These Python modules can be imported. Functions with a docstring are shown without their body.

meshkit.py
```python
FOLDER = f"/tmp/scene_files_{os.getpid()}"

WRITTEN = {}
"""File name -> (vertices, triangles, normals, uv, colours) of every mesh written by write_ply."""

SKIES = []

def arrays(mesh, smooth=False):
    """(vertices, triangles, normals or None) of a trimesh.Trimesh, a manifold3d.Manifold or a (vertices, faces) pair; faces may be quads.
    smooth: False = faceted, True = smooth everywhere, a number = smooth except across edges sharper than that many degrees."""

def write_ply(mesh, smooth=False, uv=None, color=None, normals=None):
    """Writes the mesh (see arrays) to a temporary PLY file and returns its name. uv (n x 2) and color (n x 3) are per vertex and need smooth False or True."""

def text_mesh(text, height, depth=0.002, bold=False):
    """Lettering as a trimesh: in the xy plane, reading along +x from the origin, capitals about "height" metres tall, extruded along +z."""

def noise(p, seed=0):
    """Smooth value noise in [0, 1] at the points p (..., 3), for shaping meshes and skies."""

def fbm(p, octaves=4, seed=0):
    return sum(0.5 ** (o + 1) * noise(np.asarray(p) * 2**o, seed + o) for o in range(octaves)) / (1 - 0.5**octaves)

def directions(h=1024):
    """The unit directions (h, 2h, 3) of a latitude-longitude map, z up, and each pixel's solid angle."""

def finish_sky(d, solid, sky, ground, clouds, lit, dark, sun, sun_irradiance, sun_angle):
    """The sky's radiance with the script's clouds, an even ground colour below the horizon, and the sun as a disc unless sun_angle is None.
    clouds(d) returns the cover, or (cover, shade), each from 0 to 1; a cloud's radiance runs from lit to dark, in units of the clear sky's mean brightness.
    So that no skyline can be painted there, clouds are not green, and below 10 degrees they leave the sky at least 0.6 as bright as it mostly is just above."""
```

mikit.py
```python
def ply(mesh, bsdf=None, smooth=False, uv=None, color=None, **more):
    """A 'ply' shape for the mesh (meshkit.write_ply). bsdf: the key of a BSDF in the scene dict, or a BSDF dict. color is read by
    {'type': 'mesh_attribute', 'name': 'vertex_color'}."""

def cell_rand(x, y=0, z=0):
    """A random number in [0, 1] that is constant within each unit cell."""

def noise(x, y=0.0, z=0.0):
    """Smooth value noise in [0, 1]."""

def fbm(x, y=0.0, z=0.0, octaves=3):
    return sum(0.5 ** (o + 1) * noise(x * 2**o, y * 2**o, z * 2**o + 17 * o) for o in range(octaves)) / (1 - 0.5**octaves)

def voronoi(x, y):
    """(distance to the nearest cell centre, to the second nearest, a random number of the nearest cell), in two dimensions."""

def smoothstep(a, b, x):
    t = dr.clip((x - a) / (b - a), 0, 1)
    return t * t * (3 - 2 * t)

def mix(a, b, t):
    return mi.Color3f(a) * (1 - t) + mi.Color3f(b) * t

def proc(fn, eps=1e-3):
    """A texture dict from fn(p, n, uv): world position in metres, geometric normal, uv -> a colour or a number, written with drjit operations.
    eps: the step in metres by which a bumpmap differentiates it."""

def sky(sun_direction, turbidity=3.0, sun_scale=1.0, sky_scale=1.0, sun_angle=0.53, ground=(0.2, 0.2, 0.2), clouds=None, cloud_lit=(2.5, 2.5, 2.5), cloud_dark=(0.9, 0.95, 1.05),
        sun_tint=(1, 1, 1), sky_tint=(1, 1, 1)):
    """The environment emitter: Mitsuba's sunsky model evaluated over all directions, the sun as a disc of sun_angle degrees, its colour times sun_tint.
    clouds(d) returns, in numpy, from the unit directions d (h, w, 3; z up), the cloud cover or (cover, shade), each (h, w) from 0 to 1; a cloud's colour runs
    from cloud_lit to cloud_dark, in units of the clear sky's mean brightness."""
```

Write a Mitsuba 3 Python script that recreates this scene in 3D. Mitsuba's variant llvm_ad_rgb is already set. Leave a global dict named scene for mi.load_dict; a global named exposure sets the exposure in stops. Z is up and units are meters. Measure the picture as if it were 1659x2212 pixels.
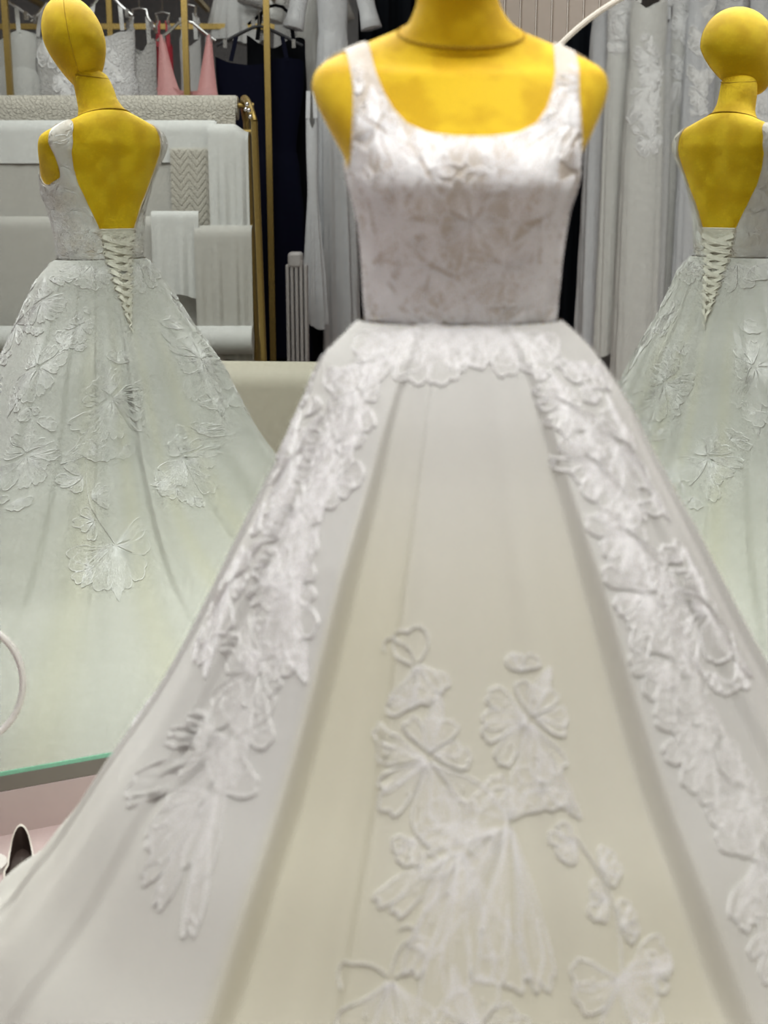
import math, numpy as np, trimesh, mitsuba as mi, mikit, drjit as dr
from scipy.interpolate import PchipInterpolator as PCH
import shapely
from shapely.geometry import Polygon
T = mi.ScalarTransform4f
scene, labels = {}, {}
sin, cos, pi = math.sin, math.cos, math.pi
# ------------------------------------------------------------------ camera, light, exposure
EYE, PITCH, FZ = 1.22, 0.2358, -0.05                       # eye height, downward tilt, floor level
scene['camera'] = {'type': 'thinlens', 'fov': math.degrees(2 * math.atan(829.5 / 2800.0)), 'fov_axis': 'x',
    'aperture_radius': 0.0065, 'focus_distance': 3.45, 'near_clip': 0.02, 'far_clip': 60.0,
    'to_world': T().look_at(origin=[0, 0, EYE], target=[0, cos(PITCH), EYE - sin(PITCH)], up=[0, 0, 1])}
exposure = 0.0
CEIL = 2.95
PANELS = [(0.1, 1.45, 2.2, 1.5, 7.2), (-1.9, -0.3, 0.9, 1.5, 2.8), (2.0, 0.3, 0.9, 1.5, 1.4)]
PANEL_AT = ['straight above the yellow mannequin', 'above the white gowns hanging at the left wall', 'above the fabric rack']
LIGHT_TINT = (1.0, 0.985, 0.96)

# ------------------------------------------------------------------ helpers
def key_for(name):
    if name not in scene and name not in labels and not any(k.startswith(name + '__') for k in scene): return name
    i = 1
    while True:
        k = f'{name}_{i:03d}'
        if k not in scene and k not in labels and not any(q.startswith(k + '__') for q in scene): return k
        i += 1
def thing(name, label, cat, group=None):
    k = key_for(name); labels[k] = {'label': label, 'category': cat}
    if group: labels[k]['group'] = group
    return k
def put(name, mesh, mat, parent=None, label=None, smooth=30, color=None):
    full = key_for(f'{parent}__{name}' if parent else name)
    scene[full] = mikit.ply(mesh, mat, smooth=smooth, color=color)
    if label: labels[full] = {'label': label}
    return full
def whole(name, mesh, mat, label, cat, group=None, smooth=30):
    k = put(name, mesh, mat, smooth=smooth); labels[k] = {'label': label, 'category': cat}
    if group: labels[k]['group'] = group
    return k
def struct(name, mesh, mat, label, smooth=False):
    k = put(name, mesh, mat, smooth=smooth); labels[k] = {'label': label, 'category': name.split('_')[0], 'kind': 'structure'}
    return k
def box(x0, x1, y0, y1, z0, z1):
    b = trimesh.creation.box((x1 - x0, y1 - y0, z1 - z0)); b.apply_translation(((x0 + x1) / 2, (y0 + y1) / 2, (z0 + z1) / 2)); return b
def join(ms): return trimesh.util.concatenate([m if isinstance(m, trimesh.Trimesh) else trimesh.Trimesh(m[0], m[1], process=False) for m in ms])
def tube(pts, rad, sides=8, closed=False):
    P = np.asarray(pts, float); n = len(P)
    t = (np.roll(P, -1, 0) - np.roll(P, 1, 0)) if closed else np.gradient(P, axis=0)
    t /= np.linalg.norm(t, axis=1, keepdims=True) + 1e-12
    a = np.cross(t[0], [0, 0, 1.0] if abs(t[0][2]) < .9 else [1.0, 0, 0]); a /= np.linalg.norm(a)
    A = []
    for k in range(n):
        a = a - t[k] * (a @ t[k]); a /= np.linalg.norm(a) + 1e-12; A.append(a)
    A = np.array(A); B = np.cross(t, A); ang = np.arange(sides) * 2 * pi / sides
    r = np.broadcast_to(np.asarray(rad, float), (n,))
    V = (P[:, None] + r[:, None, None] * (np.cos(ang)[None, :, None] * A[:, None] + np.sin(ang)[None, :, None] * B[:, None])).reshape(-1, 3)
    F = []
    for i in range(n if closed else n - 1):
        j = (i + 1) % n
        for q in range(sides):
            q2 = (q + 1) % sides
            F += [[i * sides + q, i * sides + q2, j * sides + q2], [i * sides + q, j * sides + q2, j * sides + q]]
    if not closed:
        V = np.vstack([V, P[:1], P[-1:]]); c0, c1 = len(V) - 2, len(V) - 1
        for q in range(sides):
            q2 = (q + 1) % sides
            F += [[c0, q2, q], [c1, (n - 1) * sides + q, (n - 1) * sides + q2]]
    return trimesh.Trimesh(V, F, process=False)
def rod(a, b, r, sides=12): return tube([a, b], r, sides)
def grid_faces(nu, nv, wrap_u=False):
    i, j = np.meshgrid(np.arange(nu if wrap_u else nu - 1), np.arange(nv - 1), indexing='ij')
    i2 = (i + 1) % nu
    a, b, c, d = i * nv + j, i2 * nv + j, i2 * nv + j + 1, i * nv + j + 1
    return np.concatenate([np.stack([a, b, c], -1).reshape(-1, 3), np.stack([a, c, d], -1).reshape(-1, 3)])
def clip(V, F, g, extra=()):
    """Keep the part of the mesh where g > 0, cutting triangles along g = 0."""
    out, V, g = [], list(map(tuple, V)), list(g); cache = {}
    ex = [list(e) for e in extra]
    gv = np.array(g)[F]; full = (gv > 0).all(1); part = (gv > 0).any(1) & ~full
    out = F[full].tolist()
    def cut(a, b):
        k = (min(a, b), max(a, b))
        if k not in cache:
            t = g[a] / (g[a] - g[b]); p = tuple(V[a][q] + t * (V[b][q] - V[a][q]) for q in range(3))
            V.append(p); g.append(0.0)
            for e in ex: e.append(e[a] + t * (e[b] - e[a]))
            cache[k] = len(V) - 1
        return cache[k]
    for f in F[part]:
        P = []
        for q in range(3):
            a, b = int(f[q]), int(f[(q + 1) % 3])
            if g[a] > 0: P.append(a)
            if (g[a] > 0) != (g[b] > 0): P.append(cut(a, b))
        for q in range(1, len(P) - 1): out.append([P[0], P[q], P[q + 1]])
    m = trimesh.Trimesh(np.array(V), np.array(out), process=False)
    return m
def sdist(poly, x, z):
    """Signed distance to a polygon, positive inside."""
    pts = shapely.points(x, z); d = shapely.distance(pts, poly.exterior)
    return np.where(shapely.contains(poly, pts), d, -d)
def shell(m, d=0.0025):
    """A thin rim turned inwards along open borders so that cut cloth shows its thickness."""
    e = np.sort(m.edges, axis=1); u, idx, cnt = np.unique(e, axis=0, return_index=True, return_counts=True)
    b = m.edges[idx[cnt == 1]]
    if not len(b): return m
    ids = np.unique(b); mp = {int(v): len(m.vertices) + k for k, v in enumerate(ids)}
    nv = m.vertices[ids] - m.vertex_normals[ids] * d
    F = []
    for a, c in b: F += [[a, mp[int(a)], c], [c, mp[int(a)], mp[int(c)]]]
    return trimesh.Trimesh(np.vstack([m.vertices, nv]), np.vstack([m.faces, F]), process=False)
def ss(a, b, x):
    t = np.clip((x - a) / (b - a), 0, 1); return t * t * (3 - 2 * t)

# ------------------------------------------------------------------ materials
def pbr(name, color, rough=0.6, **k):
    c = {'type': 'rgb', 'value': list(color)} if not isinstance(color, dict) else color
    scene[name] = {'type': 'twosided', 'bsdf': {'type': 'principled', 'base_color': c, 'roughness': rough, **k}}
def bumped(name, color, rough, fn, scale, **k):
    c = {'type': 'rgb', 'value': list(color)} if not isinstance(color, dict) else color
    scene[name] = {'type': 'twosided', 'bsdf': {'type': 'bumpmap', 'arbitrary': mikit.proc(fn), 'scale': scale,
                   'bsdf': {'type': 'principled', 'base_color': c, 'roughness': rough, **k}}}
def velvet_col(p, n, uv):
    a = mikit.fbm(p.x * 26, p.y * 26, p.z * 26, 3); b = mikit.noise(p.x * 700, p.y * 700, p.z * 700)
    return mikit.mix((.53, .325, .004), (.68, .465, .014), mikit.smoothstep(.35, .65, a) * .75 + b * .25)
pbr('m_velvet', mikit.proc(velvet_col), .85, sheen=3.5, sheen_tint=.3, specular=.12)
pbr('m_seam', (.30, .18, .005), .9)
def tulle_col(p, n, uv):
    w = mikit.noise(p.x * 900, p.y * 900, p.z * 900)
    return mikit.mix((.80, .795, .76), (.86, .855, .83), w)
pbr('m_tulle', {'type': 'mesh_attribute', 'name': 'vertex_color'}, .7, sheen=.5, specular=.25)
pbr('m_lining', (.80, .765, .62), .5, specular=.3)
pbr('m_patch', (.61, .61, .60), .55, specular=.3)
pbr('m_bodice_patch', (.585, .54, .485), .55, specular=.3)
pbr('m_cord_matt', (.80, .80, .79), .4, specular=.5)
pbr('m_sheer', {'type': 'mesh_attribute', 'name': 'vertex_color'}, .6, specular=.3)
pbr('m_cord', (.92, .92, .93), .32, specular=.6, clearcoat=.3, clearcoat_gloss=.8)
pbr('m_satin', (.84, .82, .74), .38, specular=.45, sheen=.3)
pbr('m_sequin', (.95, .95, .96), .15, metallic=.6, specular=.9)
def lace_bump(p, n, uv):
    d1, d2, r = mikit.voronoi(p.x * 55 + p.y * 31, p.z * 55)
    return mikit.smoothstep(.0, .25, d2 - d1) * .5 + mikit.noise(p.x * 260, p.y * 260, p.z * 260) * .5
bumped('m_bodice', (.56, .505, .44), .5, lace_bump, .0014, sheen=.4, specular=.4)
pbr('m_gold', (.40, .28, .09), .38, metallic=.85, specular=.6)
pbr('m_chrome', (.75, .75, .76), .2, metallic=1.0)
pbr('m_clear', (.80, .81, .82), .12, specular=.8)
pbr('m_white_dress', (.56, .565, .57), .6, sheen=.4)
bumped('m_grey_lace', (.50, .495, .49), .6, lace_bump, .004, sheen=.3)
bumped('m_white_lace', (.70, .70, .71), .5, lace_bump, .004, sheen=.3)
pbr('m_ivory_satin', (.62, .62, .605), .38, specular=.5)
pbr('m_pearl_satin', (.55, .56, .59), .4, specular=.5)
pbr('m_pink', (.50, .23, .23), .5, sheen=.4)
pbr('m_red', (.42, .02, .04), .6)
def navy_col(p, n, uv):
    g = mikit.noise(p.x * 420, p.y * 420, p.z * 420)
    return mikit.mix((.0025, .003, .011), (.07, .08, .17), mikit.smoothstep(.93, .99, g))
pbr('m_navy', mikit.proc(navy_col), .8, specular=.08)
pbr('m_black', (.003, .0035, .005), .85, specular=.08)
pbr('m_curtain', (.008, .010, .014), .85, specular=.1)
pbr('m_bolt_grey', (.385, .38, .355), .7)
pbr('m_bolt_white', (.50, .51, .50), .65, sheen=.3)
bumped('m_bolt_lace', (.42, .40, .35), .7, lace_bump, .006)
def chev(p, n, uv):
    h = (p.x + p.y) * 11.; h = h - dr.floor(h)
    q = p.z * 34 + dr.abs(2. * h - 1.) * 1.4
    return mikit.smoothstep(.25, .75, dr.abs(dr.sin(q * 3.14159))) + .5 * mikit.noise(p.x * 200, p.y * 200, p.z * 200)
bumped('m_bolt_chevron', (.37, .355, .31), .7, chev, .0022)
pbr('m_sofa', (.50, .475, .39), .55, specular=.3)
pbr('m_taupe', (.50, .44, .375), .55)
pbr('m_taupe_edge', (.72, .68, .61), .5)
pbr('m_wall', (.44, .445, .46), .85)
pbr('m_wall_side', (.34, .33, .315), .85)
pbr('m_ceiling', (.75, .75, .74), .9)
def floor_col(p, n, uv):
    return mikit.mix((.49, .39, .38), (.53, .43, .415), mikit.fbm(p.x * 9, p.y * 9, 0., 3) * .6 + mikit.noise(p.x * 500, p.y * 500) * .4)
pbr('m_plinth', (.50, .415, .40), .6)
pbr('m_floor', mikit.proc(floor_col), .5, specular=.35)
pbr('m_frame_cream', (.72, .68, .60), .35, specular=.5)
pbr('m_frame_grey', (.20, .19, .165), .4, metallic=.3)
pbr('m_glass_edge', (.20, .52, .36), .15, specular=.8)
pbr('m_white_paint', (.74, .72, .69), .3, specular=.5, clearcoat=.5)
pbr('m_shoe_out', (.62, .58, .52), .35, specular=.5)
pbr('m_shoe_in', (.045, .028, .022), .6)
pbr('m_plastic', (.42, .40, .40), .4)
pbr('m_dark', (.02, .02, .025), .6)
scene['m_mirror'] = {'type': 'conductor', 'material': 'none', 'specular_reflectance': {'type': 'rgb', 'value': [.775, .815, .785]}}
scene['m_panel'] = {'type': 'diffuse', 'reflectance': {'type': 'rgb', 'value': [.8, .8, .8]}}

# ------------------------------------------------------------------ the shop room
X0, X1, Y0, Y1 = -3.7, 4.1, -3.0, 3.55
struct('floor', box(X0 - .1, X1 + .1, Y0 - .1, Y1 + .1, FZ - .1, FZ), 'm_floor', 'pale pink shop floor')
struct('ceiling', box(X0 - .1, X1 + .1, Y0 - .1, Y1 + .1, CEIL, CEIL + .1), 'm_ceiling', 'plain white shop ceiling')
struct('wall_left', box(X0 - .1, X0, Y0, Y1, FZ, CEIL), 'm_wall_side', 'grey side wall behind the white gowns')
struct('wall_right', box(X1, X1 + .1, Y0, Y1, FZ, CEIL), 'm_wall', 'grey side wall behind the gold clothes rack')
struct('wall_back', box(X0 - .1, X1 + .1, Y0 - .1, Y0, FZ, CEIL), 'm_wall', 'grey wall at the far end of the shop')
wf = struct('wall_front', box(X0 - .1, X1 + .1, Y1, Y1 + .1, FZ, CEIL), 'm_taupe', 'wall of taupe vertical slats behind the mirrors')
sw = .0405
slat = None
for i in range(52):
    x = -.62 + i * sw
    m = trimesh.creation.extrude_polygon(Polygon([(0, 0), (sw - .0016, 0), (sw - .0016, -.012), (sw - .005, -.016), (.004, -.011), (0, -.008)]), CEIL - FZ, engine='earcut')
    m.apply_translation((x, Y1 - .0005, FZ)); put('slat', m, 'm_taupe', wf, smooth=False)
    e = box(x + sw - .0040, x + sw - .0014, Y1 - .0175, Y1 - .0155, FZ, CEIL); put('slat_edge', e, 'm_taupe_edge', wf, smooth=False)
for i, (x, y, sx, sy, L) in enumerate(PANELS):
    t = thing('ceiling_light', 'flat white ceiling light panel ' + PANEL_AT[i], 'ceiling light', 'ceiling light panels')
    fr = join([box(x - sx / 2 - .02, x + sx / 2 + .02, y - sy / 2 - .02, y - sy / 2, CEIL - .02, CEIL - .001), box(x - sx / 2 - .02, x + sx / 2 + .02, y + sy / 2, y + sy / 2 + .02, CEIL - .02, CEIL - .001),
               box(x - sx / 2 - .02, x - sx / 2, y - sy / 2, y + sy / 2, CEIL - .02, CEIL - .001), box(x + sx / 2, x + sx / 2 + .02, y - sy / 2, y + sy / 2, CEIL - .02, CEIL - .001)])
    put('frame', fr, 'm_frame_cream', t, smooth=False)
    V = np.array([[x - sx / 2, y - sy / 2, CEIL - .012], [x + sx / 2, y - sy / 2, CEIL - .012], [x + sx / 2, y + sy / 2, CEIL - .012], [x - sx / 2, y + sy / 2, CEIL - .012]])
    k = put('diffuser', trimesh.Trimesh(V, [[0, 2, 1], [0, 3, 2]], process=False), 'm_panel', t, smooth=False)
    scene[k]['emitter'] = {'type': 'area', 'radiance': {'type': 'rgb', 'value': [L * q for q in LIGHT_TINT]}}

# ------------------------------------------------------------------ the two tall mirrors
aL, cL, aR, cR = -1.1332, -2.5449, -1.9904, -2.7003
nL, nR = np.array([cos(aL), sin(aL), 0]), np.array([cos(aR), sin(aR), 0])
tL, tR = np.array([-nL[1], nL[0], 0]), np.array([-nR[1], nR[0], 0])
def reflect_across(n, c, P):
    P = np.asarray(P, float); return P - 2 * ((P @ n) - c)[:, None] * n
def frame_of(n, c, t):
    """Mirror plane coordinates (u along the mirror, v up, w out of the glass towards the room) -> world."""
    return lambda q: np.asarray(q)[:, :1] * t + np.asarray(q)[:, 1:2] * np.array([0, 0, 1.0]) + (c + np.asarray(q)[:, 2:3]) * n
def slab(poly, w0, w1, fr):
    m = trimesh.creation.extrude_polygon(poly, w1 - w0, engine='earcut'); q = np.array(m.vertices); q[:, 2] += w0
    m = trimesh.Trimesh(fr(q), m.faces, process=False)
    if m.volume < 0: m.invert()
    return m
def flat_face(poly, w, fr):
    v, f = trimesh.creation.triangulate_polygon(poly, engine='earcut')
    q = fr(np.hstack([v, np.full((len(v), 1), w)])); m = trimesh.Trimesh(q, f, process=False)
    n = fr(np.array([[0, 0, 1.0]]))[0] - fr(np.array([[0, 0, 0.0]]))[0]
    if m.face_normals[0] @ n < 0: m.invert()
    return m
frL, frR = frame_of(nL, cL, tL), frame_of(nR, cR, tR)
GB, PZ = .088, .046
for nm, fr, u0, u1 in (('left', frL, -.12, 1.345), ('right', frR, -1.0, .1)):
    whole('plinth', slab(Polygon([(u0, FZ), (u1, FZ), (u1, PZ), (u0, PZ)]), -.22, .006, fr), 'm_plinth', f'low pink plinth under the {"tall rectangular" if nm == "left" else "arched"} mirror', 'plinth', smooth=False)
mk = thing('floor_mirror', 'tall rectangular mirror with green glass edge on grey base, left of the yellow mannequin', 'mirror')
PL = Polygon([(-.05, GB), (1.30, GB), (1.30, 2.25), (-.05, 2.25)])
put('mirror_glass', flat_face(PL, 0, frL), 'm_mirror', mk, smooth=False, label='silvered mirror glass')
put('glass_edge', slab(Polygon([(-.05, GB - .010), (1.30, GB - .010), (1.30, GB + .0), (-.05, GB + .0)]), -.004, .002, frL), 'm_glass_edge', mk, smooth=False, label='green polished glass edge')
put('base', slab(Polygon([(-.05, .047), (1.30, .047), (1.30, GB - .0085), (-.05, GB - .0085)]), -.03, .004, frL), 'm_frame_grey', mk, smooth=False, label='grey metal base rail')
put('frame', join([slab(Polygon([(1.30, .047), (1.312, .047), (1.312, 2.27), (1.30, 2.27)]), -.03, .006, frL), slab(Polygon([(-.062, .047), (-.05, .047), (-.05, 2.27), (-.062, 2.27)]), -.03, .006, frL),
     slab(Polygon([(-.05, 2.25), (1.30, 2.25), (1.30, 2.27), (-.05, 2.27)]), -.03, .006, frL)]), 'm_frame_cream', mk, smooth=False)
put('backing', slab(PL, -.028, -.005, frL), 'm_frame_grey', mk, smooth=False)
mk = thing('floor_mirror', 'arched mirror with thin cream frame, right of the yellow mannequin', 'mirror')
AR, AU, AZ = .45, -.50, 1.198
th = np.linspace(0, pi, 49)
PR = Polygon([(AU - AR, GB), (AU + AR, GB)] + [(AU + AR * cos(t), AZ + AR * sin(t)) for t in th])
put('mirror_glass', flat_face(PR, 0, frR), 'm_mirror', mk, smooth=False, label='silvered mirror glass')
path = [(AU - AR - .004, PZ + .008), (AU - AR - .004, AZ * .5)] + [(AU + (AR + .004) * cos(t), AZ + (AR + .004) * sin(t)) for t in th[::-1]] + [(AU + AR + .004, AZ * .5), (AU + AR + .004, PZ + .008)]
put('frame', tube(frR(np.array([(a, b, .0) for a, b in path])), .0062, 10), 'm_frame_cream', mk, label='thin cream frame')
put('backing', slab(PR, -.02, -.006, frR), 'm_frame_grey', mk, smooth=False)
put('base', slab(Polygon([(AU - AR, PZ), (AU + AR, PZ), (AU + AR, GB - .001), (AU - AR, GB - .001)]), -.02, .004, frR), 'm_frame_grey', mk, smooth=False, label='grey metal base rail')

# ------------------------------------------------------------------ the mannequin (body frame: -y forward, turned by YAW, standing at MX, MY)
MX, MY, YAW = .1011, 1.7235, .0493
def to_world(P):
    P = np.asarray(P, float); a, b = cos(YAW), sin(YAW)
    return np.stack([P[:, 0] * a - P[:, 1] * b + MX, P[:, 0] * b + P[:, 1] * a + MY, P[:, 2]], 1)
ROWS = np.array([
 (0.98, .118, -.080, .070, 2.0), (1.03, .119, -.076, .074, 2.0), (1.070, .1215, -.077, .079, 2.05), (1.115, .124, -.083, .083, 2.1), (1.160, .127, -.097, .087, 2.15), (1.205, .133, -.114, .092, 2.2),
 (1.240, .143, -.131, .098, 2.25), (1.270, .150, -.124, .104, 2.25), (1.295, .163, -.107, .111, 2.15), (1.321, .177, -.088, .118, 2.05), (1.346, .188, -.069, .124, 2.0), (1.364, .1925, -.054, .126, 2.0),
 (1.379, .189, -.042, .124, 2.05), (1.391, .178, -.033, .120, 2.15), (1.403, .152, -.024, .114, 2.2), (1.414, .122, -.016, .107, 2.15), (1.4235, .097, -.011, .101, 2.05), (1.432, .079, -.010, .095, 2.0), (1.440, .068, -.010, .089, 2.0)])
_s = np.r_[0, np.cumsum(np.hypot(np.diff(ROWS[:, 0]), np.diff(ROWS[:, 1])))]
_f = [PCH(_s, ROWS[:, k]) for k in range(5)]
_s_of_z = PCH(ROWS[:, 0], _s)
def torso(theta, s, off=0.0):
    """Body surface; theta 0 = front, +90 deg = +x. Returns points in the body frame."""
    theta, s = np.broadcast_arrays(np.asarray(theta, float), np.asarray(s, float))
    z, a, yf, yb, e = [q(s) for q in _f]
    st, ct = np.sin(theta), np.cos(theta)
    yc = np.interp(z, [1.0, 1.2, 1.30, 1.364, 1.44], [0, 0, .02, .042, .042])
    px = np.sign(st) * np.abs(st) ** (2 / e); pc = np.sign(ct) * np.abs(ct) ** (2 / e)
    x = (a + off) * px
    y = yc + np.where(ct > 0, -(yc - yf + off) * pc, -(yb - yc + off) * pc)
    blade = .006 * np.exp(-((z - 1.31) / .05) ** 2) * np.exp(-((np.abs(x) - .075) / .04) ** 2) * (ct < 0)
    groove = .006 * np.exp(-(x / .03) ** 2) * (ct < 0) * ss(1.05, 1.2, z) * (1 - ss(1.36, 1.42, z))
    bust = .010 * np.exp(-((np.abs(x) - .07) / .04) ** 2 - ((z - 1.235) / .045) ** 2) * (ct > 0)
    y = y + blade - groove - bust
    return np.stack([x, y, z + (y - .045) * .42 * ss(1.365, 1.425, z)], -1)
def torso_mesh(nt, ns, s0, s1, off=0.0):
    th_, s_ = np.meshgrid(np.linspace(0, 2 * pi, nt, endpoint=False), np.linspace(s0, s1, ns), indexing='ij')
    P = torso(th_, s_); F = grid_faces(nt, ns, True); m = trimesh.Trimesh(P.reshape(-1, 3), F, process=False)
    if m.volume < 0: m.invert()
    if off: m.vertices = m.vertices + m.vertex_normals * off
    return m, th_.reshape(-1), s_.reshape(-1)
mann = thing('mannequin', 'yellow velvet dress mannequin wearing the white lace wedding gown', 'mannequin')
m, _, _ = torso_mesh(240, 150, 0, _s[-1])
put('torso', trimesh.Trimesh(to_world(m.vertices), m.faces, process=False), 'm_velvet', mann, smooth=True)
def loft(rows, nt=96, sub=6):
    """rows: (cx, cy, z, rx, ryfront, ryback) -> closed lofted mesh in the body frame"""
    R = np.array(rows, float); q = np.arange(len(R)); g = PCH(q, R); R = g(np.linspace(0, len(R) - 1, (len(R) - 1) * sub + 1))
    t = np.linspace(0, 2 * pi, nt, endpoint=False); V = []
    for cx, cy, z, rx, rf, rb in R:
        V.append(np.stack([cx + rx * np.sin(t), cy - np.where(np.cos(t) > 0, rf, rb) * np.cos(t), np.full(nt, z)], 1))
    n = len(R); V = np.array(V).transpose(1, 0, 2).reshape(-1, 3); F = grid_faces(nt, n, True)
    V = np.vstack([V, [R[0, :3]], [R[-1, :3]]]); a, b = len(V) - 2, len(V) - 1; i = np.arange(nt); j = (i + 1) % nt
    F = np.vstack([F, np.stack([i * n, np.full(nt, a), j * n], 1), np.stack([i * n + n - 1, j * n + n - 1, np.full(nt, b)], 1)])
    m = trimesh.Trimesh(V, F, process=False)
    if m.volume < 0: m.invert()
    return m
NECK = [(0, .040, 1.420, .092, .055, .058), (0, .038, 1.432, .075, .053, .056), (-.003, .034, 1.450, .0605, .052, .052), (-.006, .029, 1.475, .0515, .051, .048), (-.008, .022, 1.505, .0505, .052, .046), (-.014, .013, 1.536, .0470, .049, .041), (-.016, .010, 1.550, .030, .034, .024)]
m = loft(NECK); m.vertices[:, 2] += (m.vertices[:, 1] - .04) * .42 * (1 - ss(1.45, 1.53, m.vertices[:, 2])); put('neck', trimesh.Trimesh(to_world(m.vertices), m.faces, process=False), 'm_velvet', mann, smooth=40)
# head, turned towards +x and leaning a little
def head_mesh(sub=5):
    s = trimesh.creation.icosphere(subdivisions=sub); v = np.array(s.vertices); x, y, z = v.T
    d = np.clip(-z, 0, 1); X = x * .079 * (1 - .25 * d ** 1.5)
    Y = np.where(y < 0, y * .100 * (1 - .06 * d ** 1.5), y * .102 * (1 - .31 * d ** 1.3)) - .012 * d
    Z = np.where(z >= 0, z * .104, z * (.118 + .030 * np.clip(-y, 0, 1)))
    Y = Y - .008 * np.exp(-((Z + .025) / .022) ** 2 - (X / .012) ** 2) * (y < 0)
    Z = Z - .026 * np.clip(-y, 0, 1) * d
    return np.stack([X, Y, Z], 1), s.faces
HT = 42.0
def head_place(v):
    a = math.radians(HT); v = np.asarray(v, float)
    k = (v[:, 2] + .1) * .16
    q = np.stack([v[:, 0] * cos(a) - v[:, 1] * sin(a), v[:, 0] * sin(a) + v[:, 1] * cos(a), v[:, 2]], 1)
    return to_world(q + np.array([-.028, -.004, 1.630]) + k[:, None] * np.array([-.8, -.5, 0]))
hv, hf = head_mesh(); hm = trimesh.Trimesh(head_place(hv), hf, process=False)
put('head', hm, 'm_velvet', mann, smooth=True)
# seams: a thin groove line over the head, at the neck base and where the head meets the neck
def on_head(phi):                       # mid-line of the back of the head
    q = np.stack([np.zeros_like(phi), np.cos(phi), np.sin(phi)], 1); x, y, z = q.T; d = np.clip(-z, 0, 1)
    return np.stack([x, np.where(y < 0, y * .100, y * .102 * (1 - .31 * d ** 1.3)) - .012 * d, np.where(z >= 0, z * .104, z * .118)], 1)
put('seam', tube(head_place(on_head(np.linspace(-.9, 2.2, 40))), .0009, 6), 'm_seam', mann, label='stitched seam down the back of the head')
t = np.linspace(0, 2 * pi, 80, endpoint=False)
yy_ = .0395 - np.where(np.cos(t) > 0, .0555, .0585) * np.cos(t); ring = np.stack([.0815 * np.sin(t), yy_, 1.4285 + (yy_ - .04) * .42], 1)
put('seam', tube(to_world(ring), .0016, 6, True), 'm_seam', mann, label='stitched seam at the neck base')
ring = np.stack([-.0138 + .0480 * np.sin(t), .0148 - np.where(np.cos(t) > 0, .050, .0425) * np.cos(t), 1.535 + .006 * np.cos(t + .5)], 1)
put('seam', tube(to_world(ring), .0013, 6, True), 'm_seam', mann, label='stitched seam under the head')
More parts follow.
